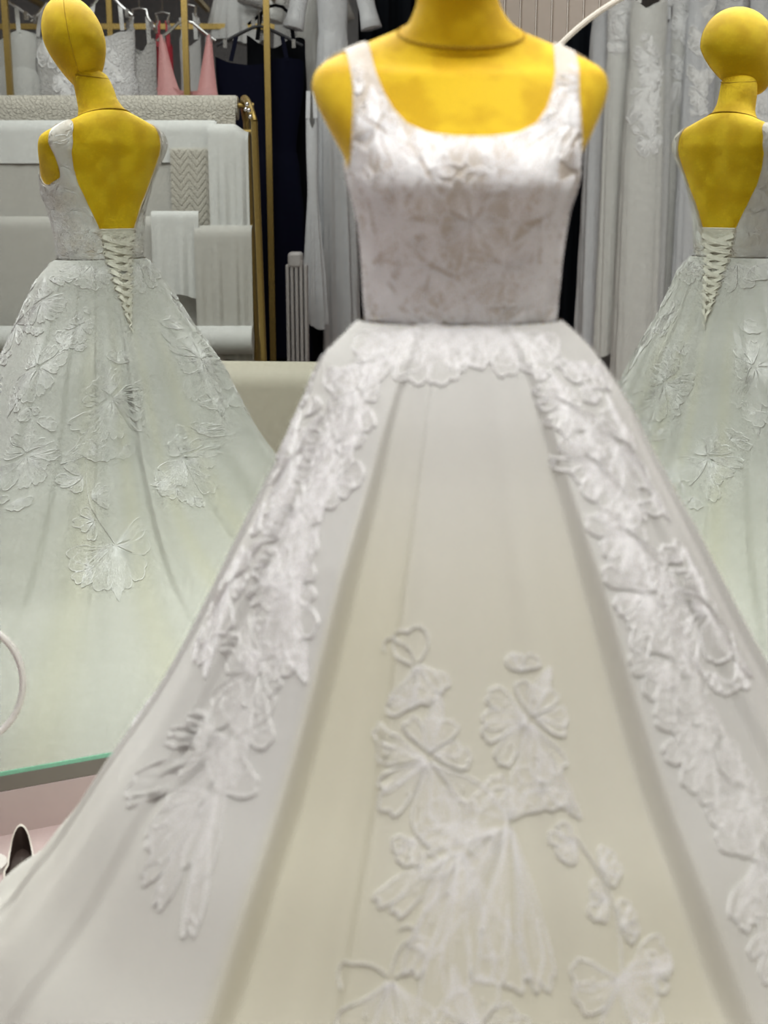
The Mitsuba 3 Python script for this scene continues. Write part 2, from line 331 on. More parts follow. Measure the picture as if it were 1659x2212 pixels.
put('stand', join([trimesh.Trimesh(to_world(np.array(rod((0, 0, FZ + .01), (0, 0, 1.0), .016).vertices)), rod((0, 0, FZ + .01), (0, 0, 1.0), .016).faces, process=False),
     trimesh.creation.cylinder(.17, .014, sections=48, transform=np.array([[1, 0, 0, MX], [0, 1, 0, MY], [0, 0, 1, FZ + .007], [0, 0, 0, 1.]]))]), 'm_chrome', mann, label='metal pole and round base')

# ------------------------------------------------------------------ the gown: bodice
gown = thing('wedding_gown', 'white sleeveless wedding gown with lace bodice and full pleated tulle skirt on the yellow mannequin', 'wedding gown')
ZW, ZTIP, ZPAN = 1.072, .893, 1.142
NECKLINE = Polygon([(-.124, 1.50), (-.119, 1.412), (-.113, 1.375), (-.105, 1.352), (-.094, 1.330), (-.078, 1.311), (-.054, 1.300), (-.02, 1.2955), (.02, 1.2955), (.056, 1.300), (.080, 1.312), (.096, 1.332), (.106, 1.356), (.112, 1.38), (.119, 1.412), (.124, 1.50)])
def slit_half(z): return np.interp(z, [ZTIP, 1.0, ZW, ZPAN], [0.0015, .026, .041, .054])
_bv = [(.128, 1.5), (.128, 1.42), (.132, 1.405), (.139, 1.385), (.141, 1.34), (.130, 1.30), (.114, 1.26), (.079, 1.195), (.054, ZPAN), (.041, ZW), (.036, 1.05)]
BACKV = Polygon([(-a, b) for a, b in _bv] + [(a, b) for a, b in _bv[::-1]])
_ax = PCH([1.252, 1.262, 1.275, 1.29, 1.31, 1.35, 1.39, 1.414], [.165, .148, .1455, .1445, .1430, .1415, .1455, .150])
_axb = PCH([1.248, 1.258, 1.285, 1.31, 1.35, 1.38, 1.40, 1.414], [.200, .160, .148, .145, .148, .152, .154, .154])
_yb = PCH([1.248, 1.255, 1.270, 1.30, 1.34, 1.37, 1.40, 1.43], [-.02, .022, .045, .060, .067, .066, .060, .055])
def g_cloth(P):
    """Positive where the bodice covers the body."""
    x, y, z = P.T
    yt = np.interp(z, [1.2, 1.30, 1.36, 1.42], [.0, .02, .045, .055]); wb = ss(yt - .022, yt + .022, y)
    g = (1 - wb) * -sdist(NECKLINE, x, z) + wb * -sdist(BACKV, x, z)
    zc = np.clip(z, 1.252, 1.45); arm = np.where(z > 1.248, (1 - wb) * (_ax(zc) - np.abs(x)) + wb * np.maximum(_axb(zc) - np.abs(x), y - _yb(zc)), .1)
    return np.minimum(g, arm)
sW = float(_s_of_z(ZW))
m, th_, s_ = torso_mesh(440, 300, sW, _s[-1] - .012, .0035)
m.vertices[:, 2] = np.where(s_ < sW + 1e-6, ZW - .004, m.vertices[:, 2])
def nz(P, f, seed=0):
    from meshkit import noise; return noise(np.asarray(P) * f, seed)
bod = clip(m.vertices, m.faces, g_cloth(m.vertices)); bod = shell(bod, .0035)
bodice = put('bodice', trimesh.Trimesh(to_world(bod.vertices), bod.faces, process=False), 'm_bodice', gown, smooth=50, label='fitted bodice covered in white lace')

# ------------------------------------------------------------------ the gown: skirt
_rz = PCH([FZ + .003, .045, .11, .18, .259, .355, .463, .54, .623, .744, .884, .969, 1.025, 1.058, ZW], [.860, .812, .772, .728, .672, .575, .498, .441, .390, .325, .252, .2105, .174, .143, .1265])
_rb = PCH([FZ + .003, .05, .15, .25, .387, .47, .54, .62, .71, .79, .9, 1.0, ZW], [.93, .72, .50, .36, .262, .224, .196, .176, .155, .140, .110, .093, .083])
_ld = PCH([FZ, .08, .15, .20, .25, .305, .37, .476, .63, .747, .884, .97, 1.03, ZW], [0, .01, .022, .040, .068, .056, .040, .036, .032, .028, .021, .013, 0, 0])
def dang(a, b): return (a - b + pi) % (2 * pi) - pi
rng = np.random.default_rng(7)
D2R = pi / 180
# pleats: (edge angle, side the raised panel lies on, height, decay width)
PLEATS = [(-33, -1, .034, 22), (-19.5, 1, .0125, 10), (29, 1, .032, 24), (9, 1, .008, 9), (-4, -1, .006, 10), (-62, -1, .012, 16), (58, 1, .014, 14), (84, 1, .012, 14), (-88, -1, .012, 14),
          (106, -1, .020, 12), (119, -1, .022, 11), (133, -1, .022, 11), (150, -1, .012, 10), (166, 1, .007, 9), (193, -1, .014, 14), (207, 1, .007, 12), (224, 1, .012, 13), (240, 1, .012, 12), (254, 1, .012, 12)]
def pleat(theta, z):
    h = np.clip((ZW - z) / .28, 0, 1) ** .8
    out = np.zeros_like(theta); cream = np.zeros_like(theta)
    for a, sgn, hh, dw in PLEATS:
        d = dang(theta, a * D2R) * sgn; w = (1.0 if hh > .011 else 4.0) * D2R
        step = ss(-w, w, d) * np.exp(-np.clip(d, 0, None) / (dw * D2R))
        out += hh * step
    out = out * h * np.interp(z, [-.03, .25, .5, .9], [.3, 1.2, 1.15, .9])
    low = np.clip((1.0 - z) / .8, 0, 1)
    out += low * .010 * np.sin(theta * 23 + 2.2 * np.sin(theta * 3 + 1)) * np.sin(theta * 5 + .7)
    return out
def skirt(theta, z, off=0.0):
    theta, z = np.broadcast_arrays(np.asarray(theta, float), np.asarray(z, float))
    r = _rz(np.clip(z, FZ + .003, ZW)); st, ct = np.sin(theta), np.cos(theta)
    d = pleat(theta, z) + off
    r = r * (1 + .055 * np.exp(-(dang(theta, -141 * D2R) / .28) ** 2) * ss(.25, -.05, z) - .075 * np.exp(-(dang(theta, -107 * D2R) / .14) ** 2) * ss(.25, -.05, z))
    rf = .082 + (r - .1265) * .95; rb = _rb(np.clip(z, FZ + .003, ZW))
    n = np.where(ct > 0, 2.0, np.interp(z, [-.05, .3, .75, 1.0], [2.1, 2.6, 2.9, 2.2]))
    q = (np.abs(st / r) ** n + np.abs(ct / np.where(ct > 0, rf, rb)) ** n) ** (-1 / n)
    q = q + .045 * np.exp(-(dang(theta, 121 * D2R) / .26) ** 2) * ss(1.0, .72, z) * ss(.0, .3, z) + d
    q = q - _ld(np.clip(z, FZ, ZW)) * np.exp(-(dang(theta, -97 * D2R) / .62) ** 2)
    return np.stack([q * st, -q * ct, z], -1)
def surf_normal(fn, th_, z, e=2e-3):
    du = fn(th_ + e, z) - fn(th_ - e, z); dv = fn(th_, z + e) - fn(th_, z - e)
    n = np.cross(du, dv); n /= np.linalg.norm(n, axis=-1, keepdims=True) + 1e-12; return n
nt, ns = 900, 150
zz = FZ + .003 + (ZW - FZ - .008) * (1 - np.linspace(0, 1, ns) ** 1.25)[::-1]
th_, z_ = np.meshgrid(np.linspace(-pi, pi, nt, endpoint=False) + pi, zz, indexing='ij')
P = skirt(th_, z_); V = P.reshape(-1, 3); F = grid_faces(nt, ns, True)
tf, zf = th_.reshape(-1), z_.reshape(-1)
arc = V[:, 0]; g = np.where(np.cos(tf) < 0, np.abs(arc + .004 * 0) - slit_half(zf), .1); g = np.where(zf < ZTIP, np.maximum(g, .001), g)
def tulle_colours(theta, z):
    """Double tulle is white; where one layer lies over the cream lining, the cream shows."""
    a = dang(theta, 0) / D2R; one = ss(-37, -31, a) * (1 - ss(26, 32, a)); inner = ss(-36, -32, a) * (1 - ss(-22, -16, a))
    c2 = sum(np.exp(-(dang(theta, q * D2R) / (5 * D2R)) ** 2) for q in (175, 205, 145, 228))
    v = np.clip(.70 * one + .30 * inner + .45 * np.clip(c2, 0, 1), 0, 1) * ss(1.04, .70, z)
    v = np.clip(v + .25 * ss(.62, .30, z), 0, 1)[:, None]
    return np.array([.595, .595, .575]) * (1 - v) + np.array([.60, .585, .475]) * v
m = trimesh.Trimesh(V, F, process=False)
if m.face_normals[1000] @ (m.triangles_center[1000] * [1, 1, 0]) < 0: F = F[:, ::-1]
sk = clip(V, F, g)
th2 = np.arctan2(sk.vertices[:, 0], -sk.vertices[:, 1])
put('skirt', trimesh.Trimesh(to_world(sk.vertices), sk.faces, process=False), 'm_tulle', gown, smooth=True, color=tulle_colours(th2, sk.vertices[:, 2]), label='full A-line skirt of pleated white tulle over cream lining')
# waist seam piping
t = np.linspace(0, 2 * pi, 160, endpoint=False); t = t[np.abs(dang(t, pi)) > .36]; t = np.sort(dang(t, 0))
w = torso(t, np.full_like(t, sW)); w[:, :2] *= 1.035; w[:, 2] = ZW
put('waist_seam', tube(to_world(w), .0016, 6), 'm_satin', gown)
# modesty panel under the lacing, and the lacing itself
nz_, nx_ = 70, 25
zz = np.linspace(.885, ZPAN + .004, nz_); uu = np.linspace(-1, 1, nx_)
_tq = np.linspace(pi - 1.0, pi + 1.0, 161)
_bz = np.linspace(.86, 1.16, 121); _bx = np.linspace(-.07, .07, 57); _by = np.zeros((121, 57))
for _i, _z in enumerate(_bz):
    A = torso(_tq, float(_s_of_z(_z)), .0035); B = skirt(_tq, np.full_like(_tq, min(_z, ZW)))
    ya = np.interp(_bx, A[::-1, 0], A[::-1, 1]); yb_ = np.interp(_bx, B[::-1, 0], B[::-1, 1]); k_ = ss(ZW - .012, ZW + .004, _z)
    _by[_i] = np.maximum(ya * k_ + yb_ * (1 - k_), ya)
from scipy.interpolate import RegularGridInterpolator as RGI
_bf = RGI((_bz, _bx), _by, bounds_error=False, fill_value=None)
def back_at(x, z):
    """The gown's back surface (bodice above the waist, skirt below) at lateral x, height z."""
    x, z = np.broadcast_arrays(np.asarray(x, float), np.asarray(z, float))
    return np.stack([x, _bf(np.stack([z, x], -1)).reshape(x.shape), z], -1)
X = uu[None, :] * (slit_half(zz)[:, None] + .012); P = back_at(X, np.repeat(zz[:, None], nx_, 1)); P[..., 1] += .0004 - .0026 * ss(-.004, .004, np.abs(X) - slit_half(zz)[:, None])
panel = trimesh.Trimesh(P.reshape(-1, 3), grid_faces(nz_, nx_), process=False)
put('modesty_panel', trimesh.Trimesh(to_world(panel.vertices), panel.faces, process=False), 'm_satin', gown, smooth=True, label='cream satin panel behind the lacing')
def ribbon(P, N, width, thick=.0012):
    """A flat ribbon along P with normals N."""
    t = np.gradient(P, axis=0); t /= np.linalg.norm(t, axis=1, keepdims=True); b = np.cross(N, t); b /= np.linalg.norm(b, axis=1, keepdims=True)
    w = np.broadcast_to(width, (len(P),))[:, None] / 2
    V = np.stack([P - b * w - N * thick / 2, P + b * w - N * thick / 2, P + b * w + N * thick / 2, P - b * w + N * thick / 2], 1).reshape(-1, 3)
    F = []
    for i in range(len(P) - 1):
        for q in range(4):
            a, c = i * 4 + q, i * 4 + (q + 1) % 4; F += [[a, c, c + 4], [a, c + 4, a + 4]]
    F += [[0, 2, 1], [0, 3, 2]]; e = (len(P) - 1) * 4; F += [[e, e + 1, e + 2], [e, e + 2, e + 3]]
    m = trimesh.Trimesh(V, F, process=False)
    return m
LZ = np.linspace(ZPAN - .014, ZTIP + .012, 11)
for i in range(10):
    for sgn in (-1, 1):
        z0, z1 = LZ[i], LZ[i + 1]; q = np.linspace(0, 1, 14)
        x = -sgn * (slit_half(z0) + .001) * (1 - q) + sgn * (slit_half(z1) + .001) * q; z = z0 + (z1 - z0) * (q ** .85) - .004 * np.sin(q * pi)
        Pp = back_at(x, z); Nn = np.tile([0, 1.0, .12], (14, 1)); Pp[:, 1] += .0035 + .0035 * np.sin(q * pi) + (.0018 if sgn > 0 else 0)
        wd = np.interp(z0, [.9, 1.0, 1.13], [.007, .0105, .0125])
        m = ribbon(Pp, Nn, wd); put('lacing_ribbon', trimesh.Trimesh(to_world(m.vertices), m.faces, process=False), 'm_satin', gown, smooth=40)
for sgn in (-1, 1):
    for z in LZ[:-1]:
        x0 = sgn * (slit_half(z) + .002); q = np.linspace(0, 2 * pi, 14, endpoint=False)
        c = back_at(x0, z); lp = np.stack([c[0] + sgn * .0 + .0042 * np.cos(q) * sgn, c[1] + .003 + .003 * np.sin(q), c[2] + .006 * np.sin(q)], 1)
        put('lacing_loop', tube(to_world(lp), .0014, 5, True), 'm_satin', gown)
q = np.linspace(0, 1, 30)
tail = back_at(.004 * np.sin(q * 9), ZTIP + .012 - q * .03); tail[:, 1] += .006
put('lacing_knot', tube(to_world(tail), .0028 * (1 - .5 * q), 6), 'm_satin', gown)
# bound edge of the modesty panel
xx = np.linspace(-.055, .055, 20); e = back_at(xx, np.full(20, ZPAN + .004)); e[:, 1] += .0008
put('panel_binding', tube(to_world(e), .0022, 6), 'm_satin', gown)

# ------------------------------------------------------------------ lace appliques: flowers drawn as corded lines over a thin patch
DENS = [1.0]
def flower(r, c, L, a0, a1, k, cords, petals, dots):
    w = (a1 - a0) / k; dens = DENS[0]
    for i in range(k):
        a = a0 + (i + .5) * w + r.normal() * .05; Li = L * r.uniform(.80, 1.12); hw = w * r.uniform(.50, .66); bend = r.normal() * .12
        ph = np.linspace(-1, 1, 21); lob = 1 - .36 * np.abs(ph) ** 5 + .085 * np.abs(np.sin(ph * r.uniform(3.2, 4.6) + r.uniform(0, 3))) - .04
        def pt(rho, f_):
            rr = Li * lob_at(f_) * rho; aa = a + f_ * hw * (.30 + .70 * rho ** .7) + bend * rho ** 2
            return np.stack([c[0] + rr * np.cos(aa), c[1] + rr * np.sin(aa)], -1)
        lob_at = lambda f_, ph=ph, lob=lob: np.interp(f_, ph, lob)
        R_, F_ = np.meshgrid(np.linspace(.06, 1, 6), ph, indexing='ij'); petals.append(pt(R_, F_))
        cords.append((pt(np.ones(21), ph), 1.5)); cords.append((pt(np.linspace(.1, 1, 9), np.full(9, -1.)), 1.2))
        if i == k - 1: cords.append((pt(np.linspace(.1, 1, 9), np.full(9, 1.)), 1.0))
        for f_ in np.linspace(-.8, .8, int(dens * (4 + 2 * (L > .06) + r.integers(0, 3)))):
            e = r.uniform(.55, .93); cords.append((pt(np.linspace(.05, e, 9), f_ + .05 * np.sin(np.linspace(0, 5, 9) + r.uniform(0, 6))), .8))
        if r.random() < .7: dots.append(pt(np.array([.62]), np.array([r.uniform(-.4, .4)]))[0])
def leaf(r, c, a, L, wd, cords, petals, dots):
    q = np.linspace(0, 1, 15); bend = r.normal() * .35; ang = a + bend * q; d = L / 14
    mid = np.cumsum(np.vstack([[c], np.stack([np.cos(ang), np.sin(ang)], 1)[:-1] * d]), 0); nrm = np.stack([-np.sin(ang), np.cos(ang)], 1)
    prof = wd * np.sin(np.clip(q, 0, 1) ** .75 * pi) ** .8 * (1 + .12 * np.sin(q * 19 + r.uniform(0, 6)))
    ed = np.linspace(-1, 1, 7); petals.append(np.stack([mid + nrm * (prof * k_)[:, None] for k_ in ed], 0))
    cords.append((mid + nrm * prof[:, None], 1.2)); cords.append((mid - nrm * prof[:, None], 1.2)); cords.append((mid, .9))
    for k_ in (-.66, -.33, .33, .66): cords.append(((mid + nrm * (prof * k_)[:, None])[1:13], .75))
    for i in range(2, 12, 2):
        for s in (-1, 1):
            b0 = mid[i]; b1 = mid[min(i + 2, 14)] + nrm[i] * prof[i] * .85 * s; cords.append((b0 + (b1 - b0) * np.linspace(0, 1, 5)[:, None], .7))
def motif(kind, seed, size):
    r = np.random.default_rng(seed); cords, petals, dots = [], [], []
    if kind == 'spray':              # a fluted open flower, its longest petals trailing down the skirt (-v), with buds and two leaves
        L = size * .40
        flower(r, (0, 0), L * 1.05, pi * 1.20, pi * 1.78, 4, cords, petals, dots)
        flower(r, (0, 0), L * .85, pi * .74, pi * 1.18, 3, cords, petals, dots)
        flower(r, (.02 * size, .03 * size), L * .60, pi * .22, pi * .74, 3, cords, petals, dots)
        flower(r, (.03 * size, .02 * size), L * .50, -pi * .22, pi * .20, 2, cords, petals, dots)
        flower(r, (.08 * size, -.42 * size), L * .42, pi * 1.15, pi * 2.0, 3, cords, petals, dots)
        flower(r, (-.14 * size, -.45 * size), L * .36, pi * .95, pi * 1.7, 3, cords, petals, dots)
        flower(r, (-.04 * size, .33 * size), L * .34, pi * .2, pi * 1.0, 3, cords, petals, dots)
        leaf(r, (.05 * size, -.18 * size), -1.2, size * .5, size * .07, cords, petals, dots); leaf(r, (.04 * size, .14 * size), 1.2, size * .26, size * .045, cords, petals, dots)
    elif kind == 'trail':            # a stem of small blooms ending in a big one
        q = np.linspace(0, 1, 24); st = np.stack([size * .10 * np.sin(q * 3.0), size * (.55 - q * .75)], 1); cords.append((st, 1.3))
        for k_, i in enumerate((1, 6, 11, 16)):
            s_ = 1 if k_ % 2 else -1; cx = st[i] + np.array([s_ * .07 * size, 0]); a = 0 if s_ > 0 else pi
            flower(r, cx - np.array([s_ * .05 * size, 0]), size * .13, a - 1.3, a + 1.3, 4, cords, petals, dots)
        flower(r, st[-1], size * .30, pi * .8, pi * 2.1, 6, cords, petals, dots)
        leaf(r, st[-1], -.35, size * .34, size * .06, cords, petals, dots); leaf(r, st[-1], -1.3, size * .36, size * .07, cords, petals, dots)
        flower(r, st[-1] + np.array([.20 * size, -.06 * size]), size * .13, -1.5, 1.4, 4, cords, petals, dots)
    elif kind == 'fan':              # a half flower hanging from the waist
        flower(r, (0, 0), size * .55, pi * 1.08, pi * 1.92, 4, cords, petals, dots)
        flower(r, (.28 * size, -.05 * size), size * .36, pi * 1.25, pi * 2.05, 3, cords, petals, dots); flower(r, (-.28 * size, -.05 * size), size * .36, pi * .95, pi * 1.75, 3, cords, petals, dots)
    elif kind == 'curl':             # loose curling tendrils with a few open petals
        for a0 in (2.4, 1.5, .5, -.6, -1.6):
            q = np.linspace(0, 1, 22); ang = a0 + 3.4 * q ** 1.6 * (1 if r.random() < .5 else -1); d = size * .030 * (1.1 - .5 * q)
            cords.append((np.cumsum(np.stack([np.cos(ang) * d, np.sin(ang) * d], 1), 0), 1.2))
        flower(r, (0, 0), size * .4, -2.4, -.6, 3, cords, petals, dots)
    elif kind == 'bloom':
        flower(r, (0, 0), size * .5, 0, 2 * pi, 7, cords, petals, dots); leaf(r, (0, 0), r.uniform(0, 6), size * .7, size * .08, cords, petals, dots)
    else:                            # sheaf: long fluted petals hanging from one point
        flower(r, (0, .05 * size), size * .85, -2.15, -1.05, 5, cords, petals, dots); flower(r, (-.05 * size, .02 * size), size * .5, -2.9, -2.1, 3, cords, petals, dots)
        flower(r, (0, .05 * size), size * .3, pi * .1, pi * .9, 4, cords, petals, dots)
    return cords, petals, dots
def applique(fn, rad, slope, theta0, z0, kind, seed, size, rot, cr, parent, gfun=None, post=None, mats=('m_patch', 'm_cord'), single=False):
    """Lay a motif on the surface fn(theta, z): u runs round the surface, v up it."""
    cords, petals, dots = motif(kind, seed, size); ca, sa = cos(rot), sin(rot); post = post or to_world
    def lay(q, off):
        q = np.asarray(q); sh = q.shape[:-1]; q = q.reshape(-1, 2); u, v = q[:, 0] * ca - q[:, 1] * sa, q[:, 0] * sa + q[:, 1] * ca
        z = z0 + v * slope; th = theta0 + u / np.maximum(np.linalg.norm(fn(theta0 + .03 + 0 * z, z) - fn(theta0 - .03 + 0 * z, z), axis=-1) / .06, .05); P = fn(th, z); n = surf_normal(fn, th, z)
        out = P - np.stack([0 * z, np.interp(z, [1.0, 1.3], [0, .02]), z], 1) * [0, 1, 1]; n *= np.sign((n[:, :2] * np.stack([P[:, 0], P[:, 1]], 1)).sum(1) + 1e-9)[:, None]
        return (P + n * off).reshape(sh + (3,)), z.reshape(sh)
    VV, FF, at = [], [], 0
    for k, pz in enumerate(petals):
        P, z = lay(pz, .0011 + .0003 * (k % 3)); nu, nv = P.shape[:2]
        f = grid_faces(nu, nv)
        if gfun is not None:
            ok = gfun(P.reshape(-1, 3)); f = f[ok[f].all(1)]
        if len(f): VV.append(P.reshape(-1, 3)); FF.append(f + at); at += nu * nv
    if not VV: return
    Va = np.vstack(VV); col = None
    if mats[0] == 'm_sheer': col = tulle_colours(np.arctan2(Va[:, 0], -Va[:, 1]), Va[:, 2]) * .94 + .06 * np.array([.74, .74, .75])
    ky = put('applique', trimesh.Trimesh(post(Va), np.vstack(FF), process=False), mats[0], parent, smooth=True, color=col)
    ms = []
    for pl, w in cords:
        P, z = lay(pl, .0014)
        if gfun is not None:
            ok = gfun(P)
            if ok.sum() < 3: continue
            runs = np.split(np.arange(len(P)), np.where(~ok)[0]); runs = [r_[ok[r_]] for r_ in runs]
        else: runs = [np.arange(len(P))]
        for r_ in runs:
            if len(r_) >= 3: ms.append(tube(P[r_], cr * w, 4))
    dd = []
    for d in dots:
        P, z = lay(np.array([d]), .0035)
        if gfun is None or gfun(P)[0]: s = trimesh.creation.icosphere(subdivisions=1, radius=cr * 1.6); s.apply_translation(P[0]); dd.append(s)
    if ms:
        j = join(ms); j = trimesh.Trimesh(post(j.vertices), j.faces, process=False)
        if parent.count('__') == 0: put('embroidery', j, mats[1], ky, smooth=True)
        else: put('applique_embroidery', j, mats[1], parent, smooth=True)
    if dd and parent.count('__') == 0:
        j = join(dd); labels[put('sequins', trimesh.Trimesh(post(j.vertices), j.faces, process=False), 'm_sequin', ky, smooth=True)] = {'kind': 'stuff'}
skirt_rad = lambda z: _rz(np.clip(z, FZ + .01, ZW))
# (angle from the front, height of the motif's centre, kind, size, turn)
APPS = [(-21, 1.064, 'fan', .115, .05), (12, 1.064, 'fan', .115, -.05), (-4, 1.066, 'fan', .09, 0), (-40, 1.064, 'fan', .11, .1), (34, 1.06, 'fan', .09, -.1), (228, 1.055, 'fan', .12, .1), (140, 1.052, 'fan', .14, -.1), (204, 1.045, 'fan', .06, 0), (-60, 1.02, 'fan', .08, .2), (62, 1.02, 'fan', .08, -.2),
 (-50, .985, 'spray', .13, .1), (-53, .925, 'spray', .16, -.2), (-47, .885, 'bloom', .08, 0), (-55, .845, 'spray', .18, .1), (-49, .765, 'spray', .20, .2), (-50, .67, 'spray', .22, -.1), (-48, .585, 'sheaf', .22, -.2), (-47, .53, 'sheaf', .18, -.1), (-70, .90, 'spray', .18, 0), (-72, .74, 'spray', .2, 0),
 (-15, .695, 'curl', .13, .4), (-11, .60, 'spray', .19, .2), (9, .635, 'spray', .18, -.1), (-5, .51, 'sheaf', .20, .1), (3, .53, 'sheaf', .19, -.1), (15, .43, 'trail', .20, .1), (-14, .40, 'curl', .16, 0), (-3, .36, 'bloom', .10, 0),
 (39, .975, 'spray', .11, .2), (42, .905, 'spray', .14, .1), (44, .82, 'spray', .18, .2), (43, .755, 'spray', .20, .1), (41, .68, 'spray', .17, .2), (43, .60, 'spray', .20, .1), (46, .53, 'spray', .20, 0), (42, .47, 'sheaf', .18, .2), (41, .41, 'sheaf', .15, .1), (58, .92, 'spray', .18, 0), (60, .72, 'spray', .20, 0),
 (212, .71, 'spray', .29, .1), (128, .787, 'spray', .27, -.2), (154, .53, 'spray', .24, .55), (178, .475, 'bloom', .075, 0), (217, .415, 'trail', .36, -.25), (254, .80, 'spray', .24, .3), (251, .585, 'spray', .25, .2), (264, .965, 'spray', .17, .2), (108, .90, 'spray', .17, 0), (104, .70, 'spray', .20, 0), (237, .90, 'spray', .12, .2)]
for i, (a, z, kind, size, rot) in enumerate(APPS):
    sl = .93 if 120 < a < 235 else (.85 if z < .98 else .9)
    front = abs(a) < 80; DENS[0] = (.75 if z > .72 else .5) if front else 1.0
    applique(skirt, skirt_rad, sl, a * D2R, z, kind, 100 + i, size, rot, .0008 if front else .0009, gown, mats=('m_sheer', 'm_cord_matt' if front and z < .72 else 'm_cord'))
# lace over the bodice
def bod_fn(theta, z): return torso(theta, _s_of_z(np.clip(z, ROWS[0, 0], 1.413)), .0035)
bod_rad = lambda z: np.interp(z, [1.07, 1.2, 1.3, 1.36, 1.41], [.105, .122, .14, .14, .12])
k = 0; DENS[0] = 1.5
gf = lambda P: (g_cloth(P) > .002) & (P[:, 2] > ZW - .006)
for zr, off in ((1.085, 0), (1.14, 20), (1.195, 0), (1.25, 20), (1.305, 0), (1.36, 20)):
    for a in range(0, 360, 40):
        applique(bod_fn, bod_rad, 1.0, (a + off) * D2R, zr, ('bloom', 'sheaf', 'spray')[k % 3], 500 + k, .115 if k % 3 == 0 else .13, rng.uniform(-.5, .5), .00085, bodice, gf, mats=('m_bodice_patch', 'm_cord')); k += 1
DENS[0] = 1.0

# ------------------------------------------------------------------ small things on the floor by the left mirror
def pump(cx, cy, ang, label):
    sh = thing('flat_shoe', label, 'shoe', 'pair of shoes by the mirror')
    n = 40; t = np.linspace(0, 2 * pi, n, endpoint=False)
    def outline(k): # plan outline, heel at +y, toe at -y
        y = np.cos(t) * .105 * k; wv = np.where(y > 0, .027 * np.sqrt(np.clip(1 - (y / (.105 * k)) ** 2, 0, 1)) * 1.0, .034 * np.sqrt(np.clip(1 - (np.abs(y) / (.105 * k)) ** 2.2, 0, 1))) * k
        return np.sign(np.sin(t)) * np.abs(wv), y
    def floor_h(y): return .004 + .018 * ss(-.03, .10, y)
    x, y = outline(1.0); low = floor_h(y); top = low + np.interp(y, [-.105, -.07, -.02, .06, .105], [.016, .034, .028, .034, .056])
    xi, yi = outline(.94); V = []
    rows = [np.stack([x * .93, y * .97, low - .003], 1), np.stack([x, y, low + .012], 1), np.stack([x * .98, y, (low + top) / 2], 1), np.stack([x * .93, y * .985, top], 1), np.stack([xi * .88, yi * .97, top - .001], 1)]
    V = np.array(rows).transpose(1, 0, 2).reshape(-1, 3); F = grid_faces(n, 5, True)
    inn = [np.stack([xi * .88, yi * .97, top - .001], 1), np.stack([xi * .92, yi * .97, (low + top) / 2], 1), np.stack([xi * .9, yi * .97, low + .006], 1), np.stack([xi * .02, yi * .9, low + .005], 1)]
    Vi = np.array(inn).transpose(1, 0, 2).reshape(-1, 3); Fi = grid_faces(n, 4, True)
    def W(v):
        a, b = cos(ang), sin(ang); v = np.asarray(v); return np.stack([v[:, 0] * a - v[:, 1] * b + cx, v[:, 0] * b + v[:, 1] * a + cy, v[:, 2] + FZ], 1)
    put('upper', trimesh.Trimesh(W(V), F, process=False), 'm_shoe_out', sh, smooth=50); put('lining', trimesh.Trimesh(W(Vi), Fi, process=False), 'm_shoe_in', sh, smooth=50, label='dark brown lining')
    hl = rod((0, .078, .0), (0, .080, .021), .020, 16); put('heel', trimesh.Trimesh(W(hl.vertices), hl.faces, process=False), 'm_shoe_out', sh)
    sole = box(-.03, .03, -.09, -.03, 0, .006); put('sole', trimesh.Trimesh(W(sole.vertices), sole.faces, process=False), 'm_shoe_in', sh, smooth=False)
pump(-.690, 2.235, .24, 'pale flat shoe with dark brown lining, the one nearer the wedding gown')
pump(-.768, 2.228, .26, 'pale flat shoe with dark brown lining at the left edge, beside its pair')
hp = thing('hoop_stand', 'white tubular hoop in front of the left mirror, at the left edge of the photo', 'hoop stand')
q = np.linspace(0, 2 * pi, 72, endpoint=False); hc = np.array([-.782, 2.30, .335])
put('hoop', tube(hc + .098 * np.cos(q)[:, None] * np.array([.97, .24, 0]) + .118 * np.sin(q)[:, None] * np.array([.0, .0, 1.0]), .0066, 12, True), 'm_white_paint', hp)
put('stem', rod(hc + [0, 0, -.115], (hc[0], hc[1], FZ + .01), .006), 'm_white_paint', hp)
b = trimesh.creation.cylinder(.045, .012, sections=40); b.apply_translation((hc[0], hc[1], FZ + .006)); put('foot', b, 'm_white_paint', hp)

